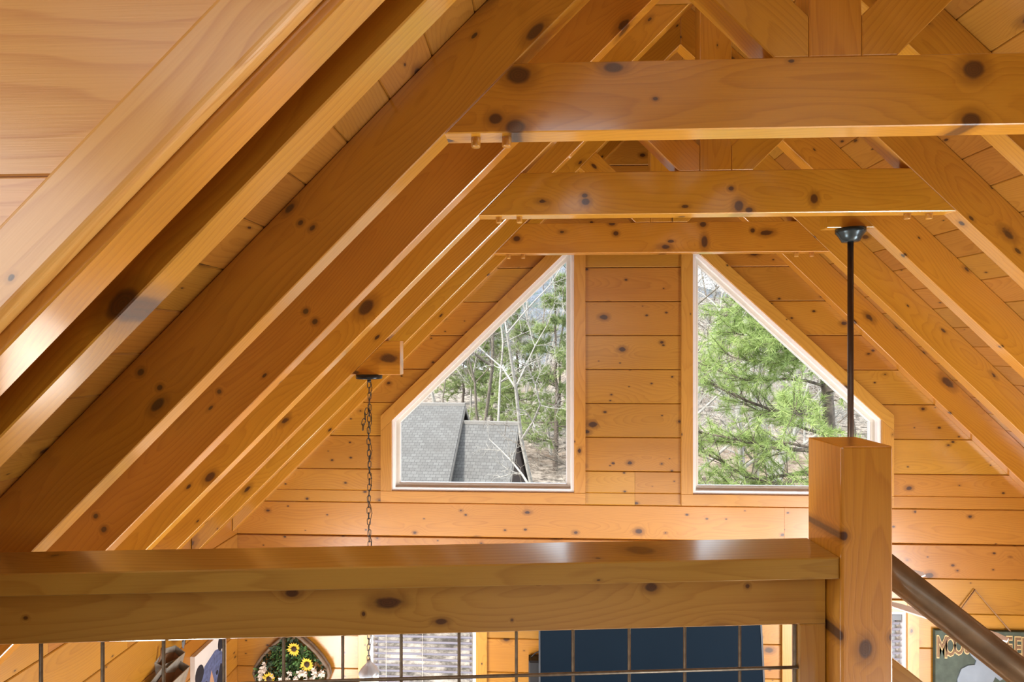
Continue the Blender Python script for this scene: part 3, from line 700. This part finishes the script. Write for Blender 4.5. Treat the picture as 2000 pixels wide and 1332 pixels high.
# bear canvas and metal pockets on the left wall
bz = H-2.20; y0c, y1c = 3.53, 3.90; bw = y1c-y0c; bh = .56
BC = tag(empty('bear_canvas', (XLW, (y0c+y1c)/2, bz-bh)), 'canvas print of a black bear head on the left wall', 'wall art')
slab('canvas', rect(y0c, y1c, bz-bh, bz), (XLW+.036, 0, 0), YA, ZA, .035, 'canvas_white', BC, bev=.001)
def flat(name, pts, mat, lift): slab(name, [(y0c+a*bw, bz-bh+b_*bh) for a, b_ in pts], (XLW+.036+lift+.001, 0, 0), YA, ZA, .001+lift*.5, mat, BC, bev=0.)
def ell(cx, cy, rx, ry, n=18, rot=0.):
    return [(cx+rx*math.cos(a)*math.cos(rot)-ry*math.sin(a)*math.sin(rot), cy+rx*math.cos(a)*math.sin(rot)+ry*math.sin(a)*math.cos(rot)) for a in [2*math.pi*k/n for k in range(n)]]
flat('painted_head', [(.10, .0), (.16, .30), (.18, .62), (.28, .76), (.45, .80), (.62, .84), (.80, .80), (.93, .62), (.95, .30), (.92, 0)], 'bear_blue', .0002)
flat('painted_ear', ell(.13, .72, .13, .12), 'bear_black', .0006); flat('painted_ear', ell(.82, .88, .12, .10, rot=.9), 'bear_black', .0006)
flat('painted_cheek', [(.12, 0), (.20, .3), (.28, .5), (.36, .3), (.34, 0)], 'bear_black', .0008); flat('painted_cheek', [(.62, 0), (.64, .35), (.80, .6), (.94, .5), (.92, 0)], 'bear_black', .0008)
flat('painted_muzzle', [(.36, .05), (.42, .45), (.50, .62), (.58, .45), (.64, .05)], 'bear_tan', .0010)
flat('painted_nose', ell(.50, .16, .10, .07), 'bear_black', .0014)
flat('painted_eye', ell(.33, .52, .035, .03), 'bear_black', .0014); flat('painted_eye', ell(.68, .52, .035, .03), 'bear_black', .0014)
WP = tag(empty('wall_pocket', (XLW, 3.17, bz-.62)), 'tiered weathered metal wall pockets with pointed open tops on the left wall', 'wall decor')
def pocket(ya, yb2, x0, dep, zt, hgt):
    ym = (ya+yb2)/2; vs = []
    top = [(x0, ya, zt+.02), (x0, ym, zt+.055), (x0, yb2, zt+.02), (x0+dep, yb2-.01, zt-.02), (x0+dep*1.25, ym, zt+.0), (x0+dep, ya+.01, zt-.02)]
    bot = [(x0, ya+.05, zt-hgt), (x0, ym, zt-hgt), (x0, yb2-.05, zt-hgt), (x0+dep*.3, yb2-.06, zt-hgt), (x0+dep*.35, ym, zt-hgt), (x0+dep*.3, ya+.06, zt-hgt)]
    vs = [Vector(p) for p in top+bot]; fs = [(i, i+6, (i+1) % 6+6, (i+1) % 6) for i in range(6)]+[(6, 7, 8, 9, 10, 11)]
    o = mesh('pocket', vs, fs, 'galvanised', WP); sm = o.modifiers.new('thick', 'SOLIDIFY'); sm.thickness = .005
    c = Vector((x0+dep*.5, ym, 0)); ins = [Vector((c.x+(p[0]-c.x)*.8, c.y+(p[1]-c.y)*.8, p[2]-.035)) for p in top]
    mesh('lining', ins+[c+ZA*(zt-.10)], [(i, (i+1) % 6, 6) for i in range(6)], 'pocket_inside', o)
zz = unp(320, 1283, 3.25)[1]-.02
pocket(3.19, 3.38, XLW+.002, .07, zz, .30); pocket(3.09, 3.32, XLW+.055, .09, zz-.055, .30); pocket(2.97, 3.20, XLW+.085, .10, zz-.17, .30)
tube('hanger', [(XLW+.02, 3.20, zz+.02), (XLW+.03, 3.21, zz+.06), (XLW+.028, 3.215, zz+.10)], .006, 'pocket_inside', WP, 8)
BF = tag(empty('metal_butterfly', (XLW+.05, 3.40, zz+.02)), 'small blue-grey metal butterfly at the top of the wall pockets', 'ornament')
for s, a in ((-1, .5), (1, 1.0), (-1, -.3), (1, .1)):
    c = Vector((XLW+.05, 3.40, zz+.045)); pts = [(0, 0), (.02, .03), (.055, .045), (.075, .02), (.06, -.012), (.02, -.012)]
    vs = [c+Vector((.02*abs(p[0])*20*0, s*(p[0]*math.cos(a)-p[1]*math.sin(a)), p[0]*math.sin(a)+p[1]*math.cos(a)))+Vector((p[0]*.5, 0, 0)) for p in pts]
    vs += [v_+Vector((.003, 0, 0)) for v_ in vs]
    mesh('wing', vs, [tuple(range(6)), tuple(range(6, 12))[::-1]]+[(i, i+6, (i+1) % 6+6, (i+1) % 6) for i in range(6)], 'moose_blue', BF)
tube('body', [(XLW+.05, 3.40, zz+.02), (XLW+.052, 3.40, zz+.08)], .006, 'black_metal', BF, 8)
# moose sign on the gable wall
sx0, sz1 = unp(1827, 1231, D-.03); sx1 = unp(2012, 1231, D-.03)[0]; sw = sx1-sx0; shh = .50
SG = tag(empty('wooden_sign', ((sx0+sx1)/2, D-.03, sz1-shh)), 'dark green wooden sign with moose silhouette hung by a rope', 'sign')
slab('board', rect(sx0, sx1, sz1-shh, sz1), (0, D-.03, 0), XA, ZA, .025, 'sign_green', SG, bev=.003)
ap = unp(1906, 1153, D-.02)
tube('rope', [(sx0+.08, D-.02, sz1-.01), (ap[0], D-.012, ap[1]), (sx1-.13, D-.02, sz1-.01)], .006, 'rope', SG, 6)
def text(body, x, z, size, mat, y, parent, sx=1., off=0., ext=.002, rot=0.):
    cu = bpy.data.curves.new('t', 'FONT'); cu.body = body; cu.size = size; cu.extrude = ext; cu.offset = off; cu.align_x = 'CENTER'; cu.resolution_u = 3
    to = bpy.data.objects.new('t', cu); COL.objects.link(to); dg = bpy.context.evaluated_depsgraph_get(); dg.update()
    me = bpy.data.meshes.new_from_object(to.evaluated_get(dg)); bpy.data.objects.remove(to); me.materials.clear(); me.materials.append(MATS[mat])
    o = bpy.data.objects.new('lettering', me); link(o, parent)
    o.matrix_basis = world(parent).inverted() @ (Matrix.Translation((x, y, z)) @ Matrix.Rotation(rot, 4, 'Y') @ Matrix.Rotation(math.pi/2, 4, 'X') @ Matrix.Scale(sx, 4, (1, 0, 0)))
    return o
word = 'MOOSE CREEK'; wx = sx0+.035; step = (sw-.07)/(len(word)-1)
for q, ch in enumerate(word):
    if ch == ' ': continue
    t_ = q/(len(word)-1); zz2 = sz1-.205+.045*math.sin(math.pi*t_); sz_ = .235-.05*math.sin(math.pi*t_)
    for mat, off, yy in (('sign_cream', .010, D-.032), ('sign_brown', .0, D-.0345)):
        text(ch, wx+.012+q*step*.985, zz2, sz_, mat, yy, SG, .47, off, .0012)
mo = [(.0, 0), (.0, .09), (.03, .16), (.08, .185), (.13, .19), (.14, .22), (.10, .255), (.075, .30), (.105, .275), (.125, .29), (.14, .255), (.155, .29), (.17, .255), (.19, .30), (.195, .25), (.215, .285), (.215, .235), (.235, .25), (.22, .21), (.27, .19), (.33, .15), (.345, .10), (.315, .085), (.28, .11), (.262, .07), (.25, 0)]
slab('moose_silhouette', [(unp(1869, 1300, D-.03)[0]+a, sz1-.47+b_*1.12) for a, b_ in mo], (0, D-.036, 0), XA, ZA, .006, 'moose_blue', SG, bev=0.)

# ------------------------------------------------------------------ outdoors
def gz(x, y):
    z = H-6.3
    t_ = min(1, max(0, (x-y*.05+3)/9)); t_ = t_*t_*(3-2*t_)
    if y > 24: z += ((y-24)*.19+.004*max(0, y-40)**1.35)*(.12+.88*t_)
    return z+.35*math.sin(x*.21+y*.13)+.25*math.sin(x*.47-y*.31)
nx, ny = 70, 60; vs, fs = [], []
for j in range(ny):
    y = 4.6+(j/(ny-1))**1.7*95
    for i in range(nx): x = (i/(nx-1)-.5)*(60+y*1.7); vs.append((x, y, gz(x, y)))
for j in range(ny-1):
    for i in range(nx-1): fs.append((j*nx+i, j*nx+i+1, (j+1)*nx+i+1, (j+1)*nx+i))
tag(mesh('hillside_ground', vs, fs, 'leaf_litter', smooth=True), 'brown leaf-littered wooded slope outside the windows', 'ground', kind='structure')
vs, fs = [], []
for j in range(40):
    y = 96+j*4
    for i in range(80):
        x = (i-39.5)*5.5; ridge = 36+7*math.sin(x*.021+1.1)+3*math.sin(x*.06)-.10*x
        vs.append((x, y, H-3+(ridge-4)*min(1, j/30)**.8+1.3*math.sin(i*2.3+j*1.7)))
for j in range(39):
    for i in range(79): fs.append((j*80+i, j*80+i+1, (j+1)*80+i+1, (j+1)*80+i))
tag(mesh('forested_hill', vs, fs, 'winter_forest', smooth=True), 'distant grey-blue forested hill under the sky', 'hill', kind='structure')
# neighbour's roofs
def house(name, label, xr_, yr, zr, length, run, drop, turn):
    Hs = tag(empty(name, (xr_, yr, gz(xr_, yr)-.3)), label, 'house')
    vdir = Vector((0, run, drop)).normalized(); L = math.hypot(run, drop)
    def rslab(nm, sgn, Lr):
        v = Vector((0, sgn*run, drop)).normalized()
        U = XA*sgn                # V x U points away from the visible side
        p = rect(-length, 0, -Lr, 0) if sgn > 0 else rect(0, length, -Lr, 0)
        return slab(nm, p, (xr_, yr, zr), U, v, .08, 'shingles', Hs, bev=0.)
    rslab('roof_front', 1, L); rslab('roof_rear', -1, L)
    box('ridge_cap', xr_-length, xr_+.01, yr-.09, yr+.09, zr-.07, zr+.035, 'fascia', Hs)
    wt = zr-drop+.25; wy = run*.93
    g = [(yr-wy, gz(xr_, yr)-.5), (yr+wy, gz(xr_, yr)-.5), (yr+wy, zr-drop*.93-.15), (yr, zr-.12), (yr-wy, zr-drop*.93-.15)]
    slab('gable_wall', g, (xr_-.12, 0, 0), YA, ZA, .12, 'gable_dark', Hs, bev=0.)
    slab('gable_wall', g, (xr_-length+.3, 0, 0), YA, ZA, .12, 'gable_dark', Hs, bev=0.)
    box('front_wall', xr_-length+.3, xr_-.35, yr-wy, yr-wy+.12, gz(xr_, yr)-.5, zr-drop*.93-.1, 'gable_dark', Hs)
    for sg in (-1, 1):
        v = Vector((0, sg*run, -drop)); a = Vector((xr_-.01, yr, zr-.05)); vs = [a+ZA*.0, a-ZA*.18, a+v-ZA*.18, a+v]; vs += [q+XA*.04 for q in vs]
        mesh('rake_board', vs, [(0, 1, 2, 3), (7, 6, 5, 4), (0, 3, 7, 4), (1, 5, 6, 2), (0, 4, 5, 1), (3, 2, 6, 7)], 'fascia', Hs)
    Hs.rotation_euler.z = math.radians(turn)
# turned a little towards the cabin
rx, rz_ = unp(908, 789, 18.); house('neighbour_house', 'larger grey shingled roof with the higher ridge at left', rx, 18., rz_, 9., 5.0, 3.0, -1.)
rx, rz_ = unp(1013, 826, 17.2); house('neighbour_house', 'lower grey shingled roof with dark gable end beside the bigger roof', rx, 17.2, rz_, 3.2, 4.2, 3.6, -7.)
# trees
def tubes_np(segs, n=5):
    """segs: list of (p0,p1,r0,r1)"""
    p0 = np.array([s_[0] for s_ in segs]); p1 = np.array([s_[1] for s_ in segs]); r0_ = np.array([s_[2] for s_ in segs]); r1_ = np.array([s_[3] for s_ in segs])
    d = p1-p0; d /= np.linalg.norm(d, axis=1, keepdims=True)+1e-9
    ref = np.where(np.abs(d[:, 2:3]) > .9, np.array([[1., 0, 0]]), np.array([[0, 0, 1.]])); a = np.cross(d, ref); a /= np.linalg.norm(a, axis=1, keepdims=True); b_ = np.cross(d, a)
    th = np.arange(n)*2*np.pi/n
    rg = a[:, None, :]*np.cos(th)[None, :, None]+b_[:, None, :]*np.sin(th)[None, :, None]
    v = np.stack([p0[:, None, :]+rg*r0_[:, None, None], p1[:, None, :]+rg*r1_[:, None, None]], 1).reshape(-1, 3)
    base = np.arange(len(segs))*2*n; f = []
    for k in range(n):
        k2 = (k+1) % n; f.append(np.stack([base+k, base+k2, base+n+k2, base+n+k], 1))
    return v, np.concatenate(f)
def np_mesh(name, v, f, mat, parent=None, M=None, kind=None):
    me = bpy.data.meshes.new(name); nf, k = f.shape
    me.vertices.add(len(v)); me.vertices.foreach_set('co', v.astype(np.float32).ravel())
    me.loops.add(nf*k); me.loops.foreach_set('vertex_index', f.astype(np.int32).ravel())
    me.polygons.add(nf); me.polygons.foreach_set('loop_start', (np.arange(nf)*k).astype(np.int32)); me.update(calc_edges=True)
    me.materials.append(MATS[mat]); o = bpy.data.objects.new(name, me); link(o, parent)
    if M is not None: o.matrix_basis = (world(parent).inverted() @ M) if parent else M
    if kind: o['kind'] = kind
    return o
def bare(rng, height, r0, lean=.06, depth=4, droop=0.):
    segs = []
    def grow(p, d, L, r, lev):
        n = 5 if lev == 0 else 4
        for i in range(n):
            d = d+rng.normal(0, .10+.05*lev, 3); d[2] += (.05 if lev == 0 else .06-droop); d /= np.linalg.norm(d)
            q = p+d*L/n; r2 = r*(1-.72*(i+1)/n) if lev else r*(1-.55*(i+1)/n)
            segs.append((p.copy(), q.copy(), r*(1-.72*i/n) if lev else r*(1-.55*i/n), max(r2, .004)))
            p = q
            if lev < depth and (lev > 0 or i > 0):
                for _ in range(2 if lev < 3 else 1):
                    if rng.random() < .88:
                        a = rng.normal(0, 1, 3); a -= a.dot(d)*d; a /= np.linalg.norm(a); e = d*.62+a*.8
                        grow(p, e/np.linalg.norm(e), L*rng.uniform(.25, .46), max(r2*.62, .006), lev+1)
    grow(np.zeros(3), np.array([rng.normal(0, lean), rng.normal(0, lean), 1.]), height, r0, 0)
    return tubes_np(segs, 5)
TG = 'bare winter trees outside'
var = []
for k in range(4):
    rng = np.random.default_rng(20+k); v, f = bare(rng, 9.5+1.5*(k % 3), .10+.02*(k % 2)); var.append((v, f))
protos = {}
def bare_tree(k, mat, x, y, sc, rz, label):
    key = (k, mat); z = gz(x, y)-.15
    M = Matrix.Translation((x, y, z)) @ Matrix.Rotation(rz, 4, 'Z') @ Matrix.Scale(sc, 4)
    if key not in protos: o = np_mesh('bare_tree', var[k][0], var[k][1], mat, None, M); protos[key] = o
    else: o = share(protos[key], 'bare_tree', None, M)
    tag(o, label, 'tree', TG); return o
rng = np.random.default_rng(5)
for side_, lo_, hi_, cnt in (('left', 790, 1130, 30), ('right', 1340, 1740, 40)):
    for k in range(cnt):
        y = (rng.uniform(27, 62) if side_ == 'left' else rng.uniform(13, 55)); px = rng.uniform(lo_, hi_)
        x, _ = unp(px, 800, y); pale = rng.random() < .5
        bare_tree(int(rng.integers(4)), 'bark_pale' if pale else 'bark', x, y, rng.uniform(.6, 1.1), rng.uniform(0, 6.28),
                  '%s leafless tree %s on the slope seen through the %s gable window' % ('pale grey' if pale else 'brown', 'far up' if y > 40 else 'lower', side_))
bare_tree(1, 'bark_pale', unp(1098, 900, 12.5)[0], 12.5, .6, 1.0, 'pale leafless tree in front of the lower shingled roof')
bare_tree(2, 'bark', unp(1150, 900, 11.)[0], 11., .62, 2.2, 'dark leafless tree whose twigs cross the left gable window')
for px_2, y_2, sc_2, nm_ in ((1487, 13.5, .9, 'leftmost'), (1530, 15, 1., 'middle'), (1557, 12.5, .95, 'rightmost')):
    bare_tree(3, 'bark_pale', unp(px_2, 900, y_2)[0], y_2, sc_2, px_2, nm_+' of three pale straight trunks behind the near pine')
def needles(centres, dirs, n, L, wdt, rng, spread=.95):
    m = len(centres); c = np.repeat(centres, n, 0); d = np.repeat(dirs, n, 0)+rng.normal(0, spread, (m*n, 3)); d /= np.linalg.norm(d, axis=1, keepdims=True)
    s_ = np.cross(d, rng.normal(0, 1, (m*n, 3))); s_ /= np.linalg.norm(s_, axis=1, keepdims=True)
    ln = L*rng.uniform(.6, 1.1, (m*n, 1)); c = c-d*0+np.repeat(dirs, n, 0)*rng.uniform(-.5, .3, (m*n, 1))*L
    v = np.stack([c+s_*wdt, c-s_*wdt, c+d*ln], 1).reshape(-1, 3); f = np.arange(m*n*3).reshape(-1, 3); return v, f
def pine(name, label, base, height, r0, z_from, nb, blen, seed, ntuft, nn, L, wd, mat, bias=None, droop=.12):
    rng = np.random.default_rng(seed); segs = []; cen, dr_ = [], []
    T = tag(empty(name, base), label, 'tree', 'pine trees outside'); b0 = np.array(base)
    p = b0.copy(); n = 14; tr_pts = [p]
    for i in range(n):
        q = b0+np.array([rng.normal(0, .05), rng.normal(0, .05), height*(i+1)/n]); segs.append((p, q, r0*(1-.9*i/n), r0*(1-.9*(i+1)/n))); p = q; tr_pts.append(q)
    for k in range(nb):
        t = z_from+(1-z_from)*(k+rng.random()*.7)/nb; pt = b0+np.array([0, 0, height*t]); a = rng.uniform(0, 2*np.pi)
        if bias is not None and rng.random() < .6: a = bias+rng.normal(0, .55)
        bl_ = blen*(1-.82*(t-z_from)/(1-z_from))*rng.uniform(.75, 1.1); d = np.array([np.cos(a), np.sin(a), rng.uniform(-.05, .30)]); pp = pt; rr_ = max(.012, r0*.28*bl_/blen); m = 7
        for i in range(m):
            d = d+rng.normal(0, .13, 3); d[2] -= droop*(.4 if i < 3 else -.25); d /= np.linalg.norm(d); q = pp+d*bl_/m
            segs.append((pp, q, rr_*(1-.85*i/m), rr_*(1-.85*(i+1)/m))); pp = q
            if i > 0:
                for _ in range(ntuft):
                    e = d*.8+rng.normal(0, .55, 3); e[2] += .15; e /= np.linalg.norm(e); tl_ = bl_*rng.uniform(.08, .26); s2 = pp-d*bl_/m*rng.random(); t2 = s2+e*tl_
                    segs.append((s2, t2, max(.004, rr_*.18), .004))
                    for g_ in (1., .72): cen.append(s2+(t2-s2)*g_); dr_.append(e)
    v, f = tubes_np(segs, 6); np_mesh('trunk', v-b0, f, 'bark_pine', T, Matrix.Translation(base))
    v, f = needles(np.array(cen), np.array(dr_), nn, L, wd, rng); np_mesh('foliage', v-b0, f, mat, T, Matrix.Translation(base), 'stuff')
    return T
bx_, _ = unp(1612, 800, 8.6)
pine('pine_tree', 'big green pine whose boughs fill the right gable window', (bx_, 8.6, gz(bx_, 8.6)), 10.5, .15, .28, 46, 3.3, 11, 8, 36, .16, .0042, 'needles', bias=math.pi*1.05)
for sd, px3, y3, h3 in ((31, 1085, 27., 10.5), (32, 1010, 33., 10.), (33, 960, 40., 8.5), (34, 1150, 30., 12.), (36, 905, 52., 8.)):
    x3 = unp(px3, 800, y3)[0]
    pine('pine_tree', {31: 'tall green pine at the right of the left gable window', 32: 'yellow-green pine behind the lower shingled roof', 33: 'pine standing between the two roofs and the hill', 34: 'green pine hidden behind the wall between the windows', 36: 'farthest small pine above the shingled ridge'}[sd],
         (x3, y3, gz(x3, y3)-.2), h3, .16, .15, 40, 2.9, sd, 4, 16, .34, .014, 'needles_far')
